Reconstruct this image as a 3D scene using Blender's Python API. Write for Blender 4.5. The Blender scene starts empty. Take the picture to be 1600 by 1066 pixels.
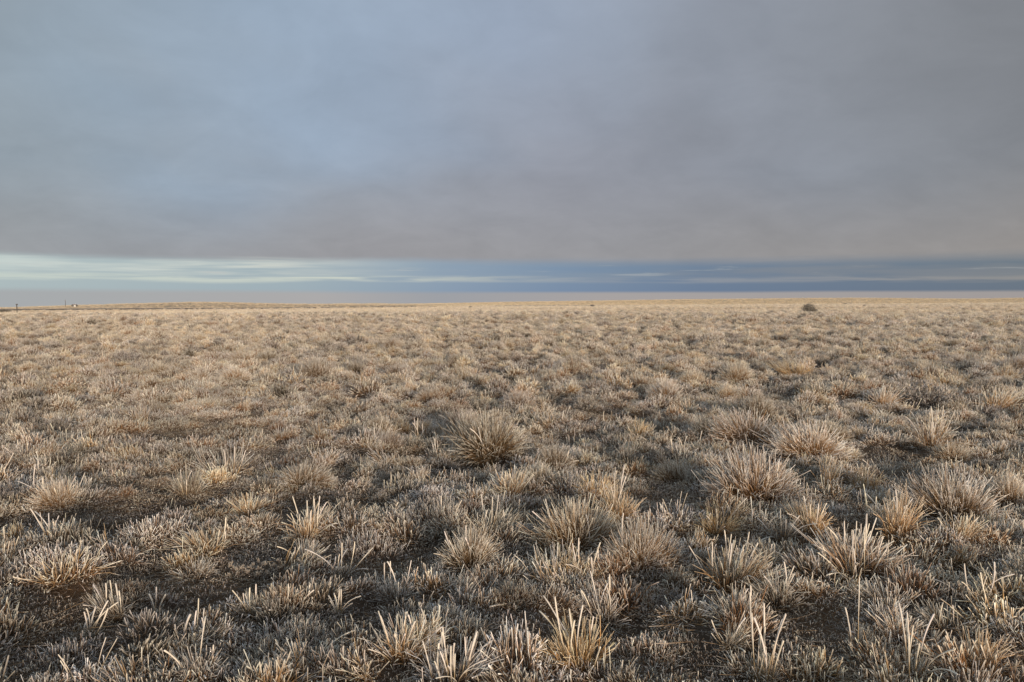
import bpy, math
import numpy as np
from mathutils import Matrix, Vector

scene = bpy.context.scene
R = math.radians
rng = np.random.default_rng(20)

def srgb(r, g, b):
    f = lambda c: (c/255/12.92) if c/255 <= 0.04045 else ((c/255+0.055)/1.055)**2.4
    return (f(r), f(g), f(b), 1.0)

# ------------------------------------------------------------------ camera
W, H = 1600.0, 1066.0
FPX, HORIZON, CAM_H = 1244.0, 474.0, 1.0
PITCH = math.atan((H/2-HORIZON)/FPX)
cam_data = bpy.data.cameras.new('camera')
cam_data.sensor_width = 36.0
cam_data.lens = FPX/W*36.0
cam_data.clip_start = 0.05
cam_data.clip_end = 30000.0
cam = bpy.data.objects.new('camera', cam_data)
scene.collection.objects.link(cam)
cam.location = (0, 0, CAM_H)
cam.rotation_euler = (R(90)-PITCH, 0, 0)
scene.camera = cam

# ------------------------------------------------------------------ sun
SUN_EL, SUN_AZ = R(6.5), R(158.0)      # azimuth clockwise from +Y (view direction)
sun_dir = Vector((math.sin(SUN_AZ)*math.cos(SUN_EL), math.cos(SUN_AZ)*math.cos(SUN_EL), math.sin(SUN_EL)))
sd = bpy.data.lights.new('sun', 'SUN')
sd.energy = 4.1
sd.angle = R(6.0)
sd.color = (1.0, 0.81, 0.62)
sun = bpy.data.objects.new('sun', sd)
scene.collection.objects.link(sun)
sun.rotation_euler = sun_dir.to_track_quat('Z', 'Y').to_euler()

# ------------------------------------------------------------------ exposure
vs = scene.view_settings
vs.view_transform = 'Standard'
vs.look = 'None'
vs.exposure = 0.0
vs.gamma = 1.0
vs.use_curve_mapping = False
scene.cycles.max_bounces = 6
scene.cycles.diffuse_bounces = 3

# ------------------------------------------------------------------ node helper
class Nodes:
    def __init__(self, tree):
        self.t = tree
        tree.nodes.clear()
    def new(self, typ, **kw):
        n = self.t.nodes.new(typ)
        for k, v in kw.items():
            setattr(n, k, v)
        return n
    def link(self, a, b):
        self.t.links.new(a, b)
    def put(self, sock, v):
        if isinstance(v, bpy.types.NodeSocket):
            self.link(v, sock)
        else:
            sock.default_value = v
    def math(self, op, a, b=0.0, c=0.0):
        n = self.new('ShaderNodeMath', operation=op)
        for i, v in enumerate((a, b, c)):
            self.put(n.inputs[i], v)
        return n.outputs[0]
    def mapr(self, v, a, b, c=0.0, d=1.0, smooth=True):
        n = self.new('ShaderNodeMapRange', interpolation_type='SMOOTHSTEP' if smooth else 'LINEAR')
        for i, x in enumerate((v, a, b, c, d)):
            self.put(n.inputs[i], x)
        return n.outputs[0]
    def mix(self, f, a, b, blend='MIX'):
        n = self.new('ShaderNodeMix', data_type='RGBA', blend_type=blend)
        self.put(n.inputs[0], f); self.put(n.inputs[6], a); self.put(n.inputs[7], b)
        return n.outputs[2]
    def noise(self, vec, scale, detail=3.0, rough=0.5, dist=0.0):
        n = self.new('ShaderNodeTexNoise')
        if vec is not None:
            self.link(vec, n.inputs['Vector'])
        n.inputs['Scale'].default_value = scale
        n.inputs['Detail'].default_value = detail
        n.inputs['Roughness'].default_value = rough
        n.inputs['Distortion'].default_value = dist
        return n.outputs[0]
    def comb(self, x, y, z):
        n = self.new('ShaderNodeCombineXYZ')
        for i, v in enumerate((x, y, z)):
            self.put(n.inputs[i], v)
        return n.outputs[0]
    def ramp(self, f, stops):
        n = self.new('ShaderNodeValToRGB')
        e = n.color_ramp.elements
        while len(e) < len(stops):
            e.new(0.5)
        for i, (p, c) in enumerate(stops):
            e[i].position = p; e[i].color = c
        self.link(f, n.inputs[0])
        return n.outputs[0]

# ------------------------------------------------------------------ world: sky under a lifted fog deck
world = bpy.data.worlds.new('World')
scene.world = world
world.use_nodes = True
N = Nodes(world.node_tree)
tc = N.new('ShaderNodeTexCoord')
sep = N.new('ShaderNodeSeparateXYZ')
N.link(tc.outputs['Generated'], sep.inputs[0])
dx, dy, dz = sep.outputs
el = N.math('MULTIPLY', N.math('ARCSINE', dz), 57.29578)          # elevation in degrees
hor = N.math('SQRT', N.math('ADD', N.math('MULTIPLY', dx, dx), N.math('MULTIPLY', dy, dy)))
hor = N.math('MAXIMUM', hor, 0.001)
ux, uy = N.math('DIVIDE', dx, hor), N.math('DIVIDE', dy, hor)
right = N.mapr(ux, -0.58, 0.58, 0, 1, smooth=False)               # 0 west end of the sky .. 1 east end
sky = N.new('ShaderNodeTexSky', sky_type='NISHITA')
sky.sun_disc = False
sky.sun_elevation = SUN_EL
sky.sun_rotation = SUN_AZ
sky.altitude = 200
nish = N.mix(1.0, sky.outputs[0], (0.10, 0.10, 0.10, 1), 'MULTIPLY')
# clear strip: the low sky seen under the deck, dulled by distance
tint = N.ramp(right, [(0.0, srgb(174, 191, 197)), (0.28, srgb(156, 176, 190)), (0.44, srgb(132, 155, 182)), (0.55, srgb(116, 142, 174)), (0.7, srgb(100, 125, 157)), (1.0, srgb(100, 116, 134))])
strip = N.mix(0.88, nish, tint)
band = N.comb(N.math('MULTIPLY', ux, 3.2), N.math('MULTIPLY', uy, 3.2), N.math('MULTIPLY', el, 0.95))
fine = N.comb(N.math('MULTIPLY', ux, 9.0), N.math('MULTIPLY', uy, 9.0), N.math('MULTIPLY', el, 3.6))
n_band = N.noise(band, 1.0, 4, 0.55, 0.3)
n_fine = N.noise(fine, 1.0, 4, 0.55, 0.4)
# thin sheets of far cloud, pale to the west, grey to the east
c_col = N.ramp(right, [(0.0, srgb(196, 208, 205)), (0.24, srgb(210, 213, 204)), (0.42, srgb(150, 166, 180)), (0.7, srgb(130, 138, 149)), (1.0, srgb(132, 135, 138))])
upper = N.mapr(el, 1.35, 1.75)
c_m = N.mapr(N.math('ADD', N.math('MULTIPLY', n_band, 0.75), N.math('MULTIPLY', n_fine, 0.22)), 0.40, 0.60)
c_amt = N.math('MULTIPLY', N.math('MULTIPLY', c_m, upper), N.math('ADD', N.mapr(right, 0.22, 0.42, 0.95, 0.35), N.mapr(right, 0.5, 0.75, 0.0, 0.4)))
strip = N.mix(c_amt, strip, c_col)
n_slow = N.noise(N.comb(N.math('MULTIPLY', ux, 2.6), N.math('MULTIPLY', uy, 2.6), 4.0), 1.0, 3, 0.5, 0.0)
lev = N.math('ADD', N.math('ADD', el, N.math('MULTIPLY', n_slow, 1.5)), N.math('MULTIPLY', n_band, 0.35))
line = N.math('MULTIPLY', N.mapr(lev, 2.18, 2.45), N.mapr(lev, 2.80, 2.55))
l_col = N.ramp(right, [(0.0, srgb(198, 208, 200)), (0.33, srgb(206, 211, 199)), (0.6, srgb(140, 150, 164)), (1.0, srgb(150, 147, 143))])
strip = N.mix(N.math('MULTIPLY', line, N.mapr(n_fine, 0.36, 0.6, 0.05, 0.8)), strip, l_col)
# wisps
wisp = N.math('MULTIPLY', N.mapr(n_fine, 0.60, 0.72), N.mapr(el, 1.7, 2.1))
strip = N.mix(N.math('MULTIPLY', wisp, 0.45), strip, srgb(182, 186, 186))
# fog bank lying on the horizon
fog_edge = N.math('ADD', 0.84, N.math('ADD', N.math('MULTIPLY', N.math('SUBTRACT', n_band, 0.5), 0.16), N.math('MULTIPLY', right, -0.09)))
fog_w = N.mapr(right, 0.3, 0.6, 0.22, 0.13)
fog_m = N.mapr(el, N.math('SUBTRACT', fog_edge, fog_w), N.math('ADD', fog_edge, fog_w), 1, 0)
fog_c = N.ramp(right, [(0.0, srgb(166, 170, 172)), (0.3, srgb(172, 170, 170)), (0.42, srgb(158, 160, 165)), (0.6, srgb(167, 162, 161)), (1.0, srgb(160, 154, 152))])
strip = N.mix(fog_m, strip, fog_c)
# the deck of lifted fog, seen in perspective from below
inv = N.math('DIVIDE', 1.0, N.math('ADD', N.math('MAXIMUM', dz, 0.0), 0.32))
deckp = N.comb(N.math('MULTIPLY', dx, inv), N.math('MULTIPLY', dy, inv), 0.0)
d1 = N.noise(deckp, 1.1, 3, 0.45, 0.5)
d2 = N.noise(deckp, 4.2, 5, 0.55, 0.5)
dsoft = N.noise(N.comb(N.math('MULTIPLY', ux, 2.4), N.math('MULTIPLY', uy, 2.4), N.math('MULTIPLY', el, 0.075)), 1.0, 2, 0.4, 0.3)
blue = N.ramp(right, [(0.0, srgb(148, 164, 177)), (0.25, srgb(151, 168, 187)), (0.5, srgb(153, 166, 185)), (0.72, srgb(145, 152, 164)), (1.0, srgb(136, 139, 143))])
grey = N.ramp(right, [(0.0, srgb(147, 157, 164)), (0.3, srgb(151, 158, 168)), (0.55, srgb(149, 153, 164)), (0.8, srgb(137, 142, 151)), (1.0, srgb(130, 133, 138))])
warm = N.ramp(right, [(0.0, srgb(151, 153, 155)), (0.35, srgb(155, 154, 157)), (0.65, srgb(152, 151, 153)), (1.0, srgb(149, 144, 140))])
thin = N.math('ADD', N.math('ADD', N.math('MULTIPLY', d1, 0.55), N.math('MULTIPLY', dsoft, 0.55)), N.math('MULTIPLY', N.mapr(el, 3, 22), 0.24))
thin = N.mapr(N.math('SUBTRACT', thin, N.math('MULTIPLY', right, 0.12)), 0.40, 0.78)
deck = N.mix(thin, grey, blue)
deck = N.mix(N.mapr(N.math('ADD', el, N.math('MULTIPLY', N.math('SUBTRACT', dsoft, 0.5), 5.0)), 2.6, 9.5, 0.9, 0), deck, warm)
deck = N.mix(1.0, deck, N.ramp(N.math('ADD', N.math('MULTIPLY', d2, 0.6), N.math('MULTIPLY', dsoft, 0.4)), [(0.3, (0.91, 0.915, 0.92, 1)), (0.7, (1.12, 1.12, 1.12, 1))]), 'MULTIPLY')
d3 = N.noise(deckp, 13.0, 4, 0.6, 0.3)
deck = N.mix(1.0, deck, N.ramp(d3, [(0.3, (0.985, 0.985, 0.985, 1)), (0.7, (1.02, 1.02, 1.02, 1))]), 'MULTIPLY')
edge = N.math('ADD', 3.06, N.math('ADD', N.math('MULTIPLY', N.math('SUBTRACT', n_band, 0.5), 0.8), N.math('MULTIPLY', right, -0.15)))
dm = N.mapr(el, N.math('SUBTRACT', edge, N.mapr(right, 0.1, 0.8, 0.34, 0.46)), N.math('ADD', edge, N.mapr(right, 0.1, 0.8, 0.26, 0.42)))
final = N.mix(dm, strip, deck)
bg = N.new('ShaderNodeBackground')
N.link(final, bg.inputs[0])
bg.inputs[1].default_value = 1.0
wo = N.new('ShaderNodeOutputWorld')
N.link(bg.outputs[0], wo.inputs[0])

# ------------------------------------------------------------------ small tools
col = scene.collection

def value_noise(x, y, seed=0):
    x = np.asarray(x, float); y = np.asarray(y, float)
    xi = np.floor(x).astype(np.int64); yi = np.floor(y).astype(np.int64)
    xf = x-xi; yf = y-yi
    def h(a, b):
        n = (a*374761393 + b*668265263 + seed*1442695041) & 0xffffffff
        n = ((n ^ (n >> 13))*1274126177) & 0xffffffff
        n = (n ^ (n >> 16)) & 0xffffff
        return n/float(0xffffff)
    u = xf*xf*(3-2*xf); v = yf*yf*(3-2*yf)
    return (h(xi, yi)*(1-u)+h(xi+1, yi)*u)*(1-v) + (h(xi, yi+1)*(1-u)+h(xi+1, yi+1)*u)*v

def fbm(x, y, octaves=3, seed=0):
    s = 0; a = 0.5; t = 0
    for i in range(octaves):
        s = s+a*value_noise(np.asarray(x)*2**i+17.3*i, np.asarray(y)*2**i-9.1*i, seed+i); t += a; a *= 0.5
    return s/t

def smooth(x, a, b):
    t = np.clip((x-a)/(b-a), 0, 1)
    return t*t*(3-2*t)

EDGE_PX = np.array([-3000, -400, 0, 200, 400, 650, 900, 1200, 1600, 2000, 4600])
EDGE_Y = np.array([486, 485, 483.5, 482.5, 481.0, 477.8, 475.6, 473.2, 471.0, 470, 470.0])

def ground_z(x, y):
    x = np.asarray(x, float); y = np.asarray(y, float)
    r = np.hypot(x, y)
    near = (fbm(x*3.1, y*3.1, 3, 3)-0.5)*0.115 + (fbm(x*0.35, y*0.35, 2, 8)-0.5)*0.07
    near = near*(1-smooth(r, 30, 70)) + (fbm(x*0.06, y*0.06, 2, 8)-0.5)*0.25*smooth(r, 30, 70)*(1-smooth(r, 120, 200))
    px = 800+FPX*x/np.maximum(y, 0.2*np.abs(x)+1e-3)
    e = np.interp(px, EDGE_PX, EDGE_Y)+4.2
    z_edge = CAM_H+(HORIZON-e)/FPX*200.0
    front = smooth(y/np.maximum(r, 1e-6), -0.2, 0.4)
    big = z_edge*smooth(r, 45, 200)*front
    drop = -1.9*smooth(r, 210, 420)
    fall = -0.0092*np.maximum(r-430, 0)*(1-smooth(px, 450, 850))*front      # the land falls away to the west
    return near+big*(1-smooth(r, 260, 700))+drop+fall

def pix_ground(px, py):
    d = Vector(((px-W/2)/FPX, -(py-H/2)/FPX, -1.0))
    d = Matrix.Rotation(R(90)-PITCH, 3, 'X') @ d
    t = CAM_H/max(-d.z, 1e-4)
    for _ in range(6):
        x, y = d.x*t, d.y*t
        t = (CAM_H-float(ground_z(x, y)))/max(-d.z, 1e-4)
    return d.x*t, d.y*t

def mesh_tris(name, V, T, C=None, smooth_shade=True):
    me = bpy.data.meshes.new(name)
    V = np.ascontiguousarray(V, np.float32); T = np.ascontiguousarray(T, np.int32)
    me.vertices.add(len(V)); me.vertices.foreach_set('co', V.ravel())
    me.loops.add(T.size); me.loops.foreach_set('vertex_index', T.ravel())
    me.polygons.add(len(T))
    me.polygons.foreach_set('loop_start', np.arange(0, T.size, 3, dtype=np.int32))
    me.polygons.foreach_set('use_smooth', np.full(len(T), smooth_shade))
    if C is not None:
        a = me.color_attributes.new('tone', 'FLOAT_COLOR', 'POINT')
        a.data.foreach_set('color', np.ascontiguousarray(np.concatenate([C, np.ones((len(C), 1))], 1), np.float32).ravel())
    me.update(calc_edges=True)
    return me

def obj(name, me, mat=None, parent=None):
    o = bpy.data.objects.new(name, me)
    col.objects.link(o)
    if mat is not None and len(me.materials) == 0:
        me.materials.append(mat)
    if parent is not None:
        o.parent = parent
    return o

def tag(o, label=None, cat=None, group=None, kind=None):
    for k, v in (('label', label), ('category', cat), ('group', group), ('kind', kind)):
        if v:
            o[k] = v
    return o

# ------------------------------------------------------------------ materials
def mat_blades(name, rough=0.75, vary=0.22, frost=(0.76, 0.72, 0.67), frost_amt=0.12):
    m = bpy.data.materials.new(name); m.use_nodes = True
    n = Nodes(m.node_tree)
    a = n.new('ShaderNodeVertexColor', layer_name='tone')
    oi = n.new('ShaderNodeObjectInfo')
    geo = n.new('ShaderNodeTexCoord')
    nz = n.noise(geo.outputs['Object'], 90.0, 3, 0.6)
    nz2 = n.noise(geo.outputs['Object'], 420.0, 2, 0.6)
    c = n.mix(n.mapr(nz, 0.50, 0.66, 0, frost_amt), a.outputs[0], frost + (1,))
    br = n.mapr(oi.outputs['Random'], 0, 1, 1-vary, 1+vary, smooth=False)
    cc = n.comb(br, br, n.math('MULTIPLY', br, n.mapr(n.math('FRACT', n.math('MULTIPLY', oi.outputs['Random'], 7.31)), 0, 1, 0.93, 1.02)))
    c = n.mix(1.0, c, cc, 'MULTIPLY')
    b = n.new('ShaderNodeBsdfPrincipled')
    n.link(c, b.inputs['Base Color'])
    b.inputs['Roughness'].default_value = rough
    b.inputs['Specular IOR Level'].default_value = 0.25
    bump = n.new('ShaderNodeBump'); bump.inputs['Strength'].default_value = 0.5; bump.inputs['Distance'].default_value = 0.002
    n.link(nz2, bump.inputs['Height']); n.link(bump.outputs[0], b.inputs['Normal'])
    o = n.new('ShaderNodeOutputMaterial'); n.link(b.outputs[0], o.inputs[0])
    return m

def mat_soil():
    m = bpy.data.materials.new('soil'); m.use_nodes = True
    n = Nodes(m.node_tree)
    tc = n.new('ShaderNodeTexCoord'); p = tc.outputs['Object']
    big = n.noise(p, 1.3, 4, 0.55); mid = n.noise(p, 7.0, 5, 0.6); fin = n.noise(p, 60.0, 4, 0.65); spk = n.noise(p, 160.0, 2, 0.5)
    c = n.mix(n.mapr(big, 0.40, 0.62), (0.082, 0.058, 0.040, 1), (0.150, 0.092, 0.052, 1))
    c = n.mix(n.mapr(mid, 0.50, 0.70, 0, 0.6), c, (0.055, 0.045, 0.037, 1))
    c = n.mix(n.mapr(fin, 0.50, 0.72, 0, 0.55), c, (0.16, 0.125, 0.09, 1))
    c = n.mix(n.mapr(n.math('MULTIPLY', spk, n.mapr(mid, 0.35, 0.65, 0.75, 1.15)), 0.56, 0.68, 0, 0.6), c, (0.34, 0.33, 0.32, 1))
    # far off the single plants cannot be told apart: dry frosted grass cover
    at = n.new('ShaderNodeAttribute', attribute_name='cover')
    xy = n.new('ShaderNodeSeparateXYZ'); n.link(p, xy.inputs[0])
    g1 = n.noise(p, 0.35, 4, 0.6); g2 = n.noise(p, 0.03, 3, 0.5)
    g = n.mix(n.mapr(g1, 0.35, 0.65), (0.42, 0.335, 0.25, 1), (0.57, 0.485, 0.39, 1))
    g = n.mix(n.mapr(g2, 0.40, 0.64, 0, 0.6), g, (0.50, 0.41, 0.29, 1))
    g = n.mix(n.mapr(n.noise(p, 1.1, 3, 0.6), 0.60, 0.70, 0, 0.6), g, (0.14, 0.105, 0.07, 1))
    c = n.mix(at.outputs['Fac'], c, g)
    b = n.new('ShaderNodeBsdfPrincipled'); n.link(c, b.inputs['Base Color'])
    b.inputs['Roughness'].default_value = 0.95; b.inputs['Specular IOR Level'].default_value = 0.15
    bump = n.new('ShaderNodeBump'); bump.inputs['Strength'].default_value = 1.0; bump.inputs['Distance'].default_value = 0.05
    hgt = n.math('ADD', n.math('MULTIPLY', mid, 1.0), n.math('MULTIPLY', fin, 0.35))
    n.link(hgt, bump.inputs['Height']); n.link(bump.outputs[0], b.inputs['Normal'])
    o = n.new('ShaderNodeOutputMaterial'); n.link(b.outputs[0], o.inputs[0])
    return m

def mat_plain(name, a, b_, scale=3.0, rough=0.9, stretch=(1, 1, 1)):
    m = bpy.data.materials.new(name); m.use_nodes = True
    n = Nodes(m.node_tree)
    tc = n.new('ShaderNodeTexCoord')
    mp = n.new('ShaderNodeMapping'); n.link(tc.outputs['Object'], mp.inputs[0]); mp.inputs['Scale'].default_value = stretch
    nz = n.noise(mp.outputs[0], scale, 5, 0.6)
    c = n.mix(n.mapr(nz, 0.35, 0.65), a + (1,), b_ + (1,))
    b = n.new('ShaderNodeBsdfPrincipled'); n.link(c, b.inputs['Base Color'])
    b.inputs['Roughness'].default_value = rough; b.inputs['Specular IOR Level'].default_value = 0.2
    bump = n.new('ShaderNodeBump'); bump.inputs['Strength'].default_value = 0.5; bump.inputs['Distance'].default_value = 0.03
    n.link(nz, bump.inputs['Height']); n.link(bump.outputs[0], b.inputs['Normal'])
    o = n.new('ShaderNodeOutputMaterial'); n.link(b.outputs[0], o.inputs[0])
    return m

M_BLADE = mat_blades('frosted_blades')
M_TURF = mat_blades('frosted_turf', vary=0.28)
M_STALK = mat_blades('rimed_stalk', vary=0.10, frost=(0.72, 0.69, 0.64), frost_amt=0.5)
M_SHRUB = mat_blades('frosted_twigs', vary=0.15, frost_amt=0.3)
M_SOIL = mat_soil()
M_THATCH = mat_plain('dead_thatch', (0.10, 0.062, 0.032), (0.19, 0.125, 0.066), 40.0)
M_WOOD = mat_plain('weathered_wood', (0.09, 0.08, 0.07), (0.16, 0.14, 0.12), 8.0, stretch=(1, 1, 0.1))
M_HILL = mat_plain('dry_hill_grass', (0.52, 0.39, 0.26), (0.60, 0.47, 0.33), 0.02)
M_SUNPAINT = mat_plain('dry_grass_painted_sunlit', (0.68, 0.54, 0.37), (0.76, 0.62, 0.45), 0.006)  # paler gold puts the far plain's sunlight into the grass colour
M_ROAD = mat_plain('dark_bank_earth', (0.15, 0.125, 0.10), (0.21, 0.175, 0.14), 0.2)
M_VERGE = mat_plain('pale_gravel', (0.36, 0.33, 0.30), (0.42, 0.39, 0.35), 0.2)
M_WHITE = mat_plain('white_render', (0.70, 0.69, 0.66), (0.76, 0.75, 0.72), 0.6)
M_ROOF = mat_plain('grey_roof_sheet', (0.20, 0.17, 0.16), (0.26, 0.22, 0.20), 1.0)
M_PANE = mat_plain('dark_pane', (0.03, 0.035, 0.04), (0.05, 0.055, 0.06), 1.0, rough=0.2)

# ------------------------------------------------------------------ ground: one sheet out to the horizon
def build_ground():
    az = np.concatenate([np.linspace(-56, 56, 560), np.linspace(58, 302, 84)])
    az = np.radians(az)
    r = [0.25]
    while r[-1] < 9000:
        r.append(r[-1]*(1.020 if 1.2 < r[-1] < 40 else 1.06))
    r = np.array(r)
    A, RR = np.meshgrid(az, r)
    X, Y = np.sin(A)*RR, np.cos(A)*RR
    Z = ground_z(X, Y)
    na, nr = len(az), len(r)
    V = np.stack([X, Y, Z], -1).reshape(-1, 3)
    V = np.concatenate([V, [[0, 0, float(ground_z(0, 0))]]])
    i = np.arange(nr-1)[:, None]*na; j = np.arange(na)[None, :]; j2 = (j+1) % na
    a, b, c, d = i+j, i+j2, i+na+j2, i+na+j
    T = np.concatenate([np.stack([a, d, c], -1).reshape(-1, 3), np.stack([a, c, b], -1).reshape(-1, 3)])
    fan = np.stack([np.full(na, len(V)-1), np.arange(na), (np.arange(na)+1) % na], -1)
    T = np.concatenate([T, fan])
    me = mesh_tris('ground', V, T)
    at = me.attributes.new('cover', 'FLOAT', 'POINT')
    rad = np.hypot(V[:, 0], V[:, 1])
    at.data.foreach_set('value', smooth(rad, 26, 110).astype(np.float32))
    return tag(obj('ground', me, M_SOIL), 'dark frosty soil of the open steppe', kind='structure')
build_ground()

# ------------------------------------------------------------------ far country
def ridge(name, px0, px1, dist, prof, mat, label, depth):
    """A long low rise: PROF gives (pixel column, crest row) for its skyline; real height at DIST metres."""
    n = 160
    xs = np.linspace(px0, px1, n)
    crest = np.interp(xs, [p[0] for p in prof], [p[1] for p in prof])
    crest = np.convolve(np.pad(crest, 5, 'edge'), np.ones(11)/11, 'valid')
    ang = (xs-800)/FPX
    zc = CAM_H+(HORIZON-crest)/FPX*dist + (fbm(xs*0.03, xs*0, 3, 5)-0.5)*dist*0.0004
    rows = [(-1.0, 0.0), (-0.7, 0.16), (-0.4, 0.5), (-0.15, 0.9), (0, 1), (0.2, 0.9), (0.6, 0.4), (1, 0)]
    V = []
    base_z = -9.0 if px0 < 500 else -4.0
    for t, h in rows:
        D = dist+t*depth
        V.append(np.stack([ang*D, np.full(n, D), base_z+(zc-base_z)*h], -1))
    V = np.concatenate(V)
    T = []
    for k in range(len(rows)-1):
        for i in range(n-1):
            a = k*n+i
            T += [(a, a+1, a+n+1), (a, a+n+1, a+n)]
    o = obj(name, mesh_tris(name, V, np.array(T)), mat)
    tag(o, label, kind='structure')
    RIDGES.append((V.reshape(len(rows), n, 3), dist, mat))
    return o

RIDGES = []
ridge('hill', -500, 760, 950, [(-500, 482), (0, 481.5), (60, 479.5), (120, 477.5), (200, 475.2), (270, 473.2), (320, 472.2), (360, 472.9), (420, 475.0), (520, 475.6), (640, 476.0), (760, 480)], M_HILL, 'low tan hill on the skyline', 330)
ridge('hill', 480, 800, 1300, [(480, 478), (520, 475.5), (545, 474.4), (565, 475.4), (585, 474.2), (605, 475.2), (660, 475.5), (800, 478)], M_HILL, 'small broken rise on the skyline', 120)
ridge('far_plain', 560, 2300, 1900, [(560, 477), (700, 474.6), (800, 472.6), (900, 471.2), (1050, 469.0), (1200, 467.4), (1300, 466.2), (1420, 466.8), (1520, 468.0), (1600, 466.0), (2300, 465)], M_SUNPAINT, 'far plain along the skyline, sunlight painted in as gold', 700)

def road():
    px = np.linspace(-300, 650, 90)
    dist = np.interp(px, [-300, 200, 500, 760], [235, 262, 300, 345])
    rowy = np.interp(px, [-300, 0, 200, 420, 560, 660, 760], [485.0, 484.0, 482.6, 481.6, 479.9, 478.3, 476.9])
    z = CAM_H+(HORIZON-rowy)/FPX*dist
    ang = (px-800)/FPX
    def strip(rows):
        V = np.concatenate([np.stack([ang*(dist+o), dist+o, z+h], -1) for o, h in rows])
        n = len(px); T = []
        for k in range(len(rows)-1):
            for i in range(n-1):
                a = k*n+i; T += [(a, a+1, a+n+1), (a, a+n+1, a+n)]
        return V, np.array(T)
    V, T = strip([(-4.6, -0.42), (-4.2, 0.0), (-3.2, 0.10)])
    tag(obj('verge', mesh_tris('verge', V, T), M_ROAD), 'dark bank of the far road', kind='structure')
    V, T = strip([(-3.2, 0.104), (3.2, 0.16), (4.6, 0.10), (6.0, -1.6)])
    tag(obj('road', mesh_tris('road', V, T), M_VERGE), 'pale far road crossing the plain', kind='structure')
road()

# ------------------------------------------------------------------ blade factory
def blades(n, base, phi, tilt, L, bend, width, k=2, curl=None, tones=None, frost=None, tip_w=1.0, base_w=0.6, jitter=0.0, sides=3, g=rng, lean=0.0):
    """N blades as small tubes that thicken towards their rimed tips."""
    ts = np.linspace(0, 1, k+1)
    pos = np.array(base, float).copy()
    P = [pos.copy()]; TH = []
    if curl is None:
        curl = np.zeros(n)
    dirs = []
    for s in range(k):
        tm = (s+0.5)/k
        th = tilt+bend*tm
        ph = phi+curl*tm
        d = np.stack([np.sin(th)*np.cos(ph), np.sin(th)*np.sin(ph), np.cos(th)], -1)
        pos = pos+d*(L/k)[:, None]
        P.append(pos.copy()); dirs.append(d)
    dirs.append(dirs[-1])
    V = []; C = []
    S = np.stack([-np.sin(phi), np.cos(phi), np.zeros(n)], -1)
    a0 = g.uniform(0, 6.28, n)
    base_c, mid_c, tip_c = tones
    for s in range(k+1):
        t = ts[s]
        w = width*(base_w+(tip_w-base_w)*min(1, t*1.15))
        if jitter:
            w = w*(1+g.uniform(-jitter, jitter, n))
        D = dirs[s]; Nn = np.cross(D, S)
        f1 = np.clip(t/0.5, 0, 1); f2 = np.clip((t-frost)/(0.26), 0, 1)[:, None]
        c = base_c*(1-f1)+mid_c*f1
        c = c*(1-f2)+tip_c*f2
        for q in range(sides):
            an = a0+q*2*np.pi/sides
            V.append(P[s]+(S*np.cos(an)[:, None]+Nn*np.sin(an)[:, None])*(w*0.5)[:, None]); C.append(c)
    V.append(P[k]+dirs[k]*(width*tip_w*0.9)[:, None]); C.append(tip_c)
    nv = sides*(k+1)+1
    V = np.stack(V, 1).reshape(-1, 3)
    if lean:
        la = g.uniform(0, 6.28); V[:, 0] += V[:, 2]*lean*math.cos(la); V[:, 1] += V[:, 2]*lean*math.sin(la)
    C = np.stack(C, 1).reshape(-1, 3)
    T = []
    for s in range(k):
        for q in range(sides):
            a = s*sides+q; b = s*sides+(q+1) % sides
            T += [(a, b, b+sides), (a, b+sides, a+sides)]
    for q in range(sides):
        T.append((k*sides+q, k*sides+(q+1) % sides, nv-1))
    T = np.array(T)
    T = (T[None]+(np.arange(n)*nv)[:, None, None]).reshape(-1, 3)
    return V, T, C

def tones(n, base, mid, tip, var=0.16, g=rng):
    out = []
    for c in (base, mid, tip):
        c = np.array(c)[None]*(1+g.normal(0, var, (n, 1)))*(1+g.normal(0, var*0.08, (n, 3)))
        out.append(np.clip(c, 0.02, 0.88))
    return out

def join(parts):
    V, T, C, o = [], [], [], 0
    for v, t, c in parts:
        V.append(v); T.append(t+o); C.append(c); o += len(v)
    return np.concatenate(V), np.concatenate(T), np.concatenate(C)

# colours (linear): bleached straw, orange-brown leaf bases, rime
ORANGE, BROWN, STRAW, GREYB = (0.26, 0.12, 0.046), (0.125, 0.066, 0.034), (0.47, 0.275, 0.125), (0.235, 0.145, 0.085)
RIME_W, RIME_G, RIME_Y = (0.87, 0.79, 0.705), (0.87, 0.79, 0.71), (0.87, 0.775, 0.665)

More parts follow.
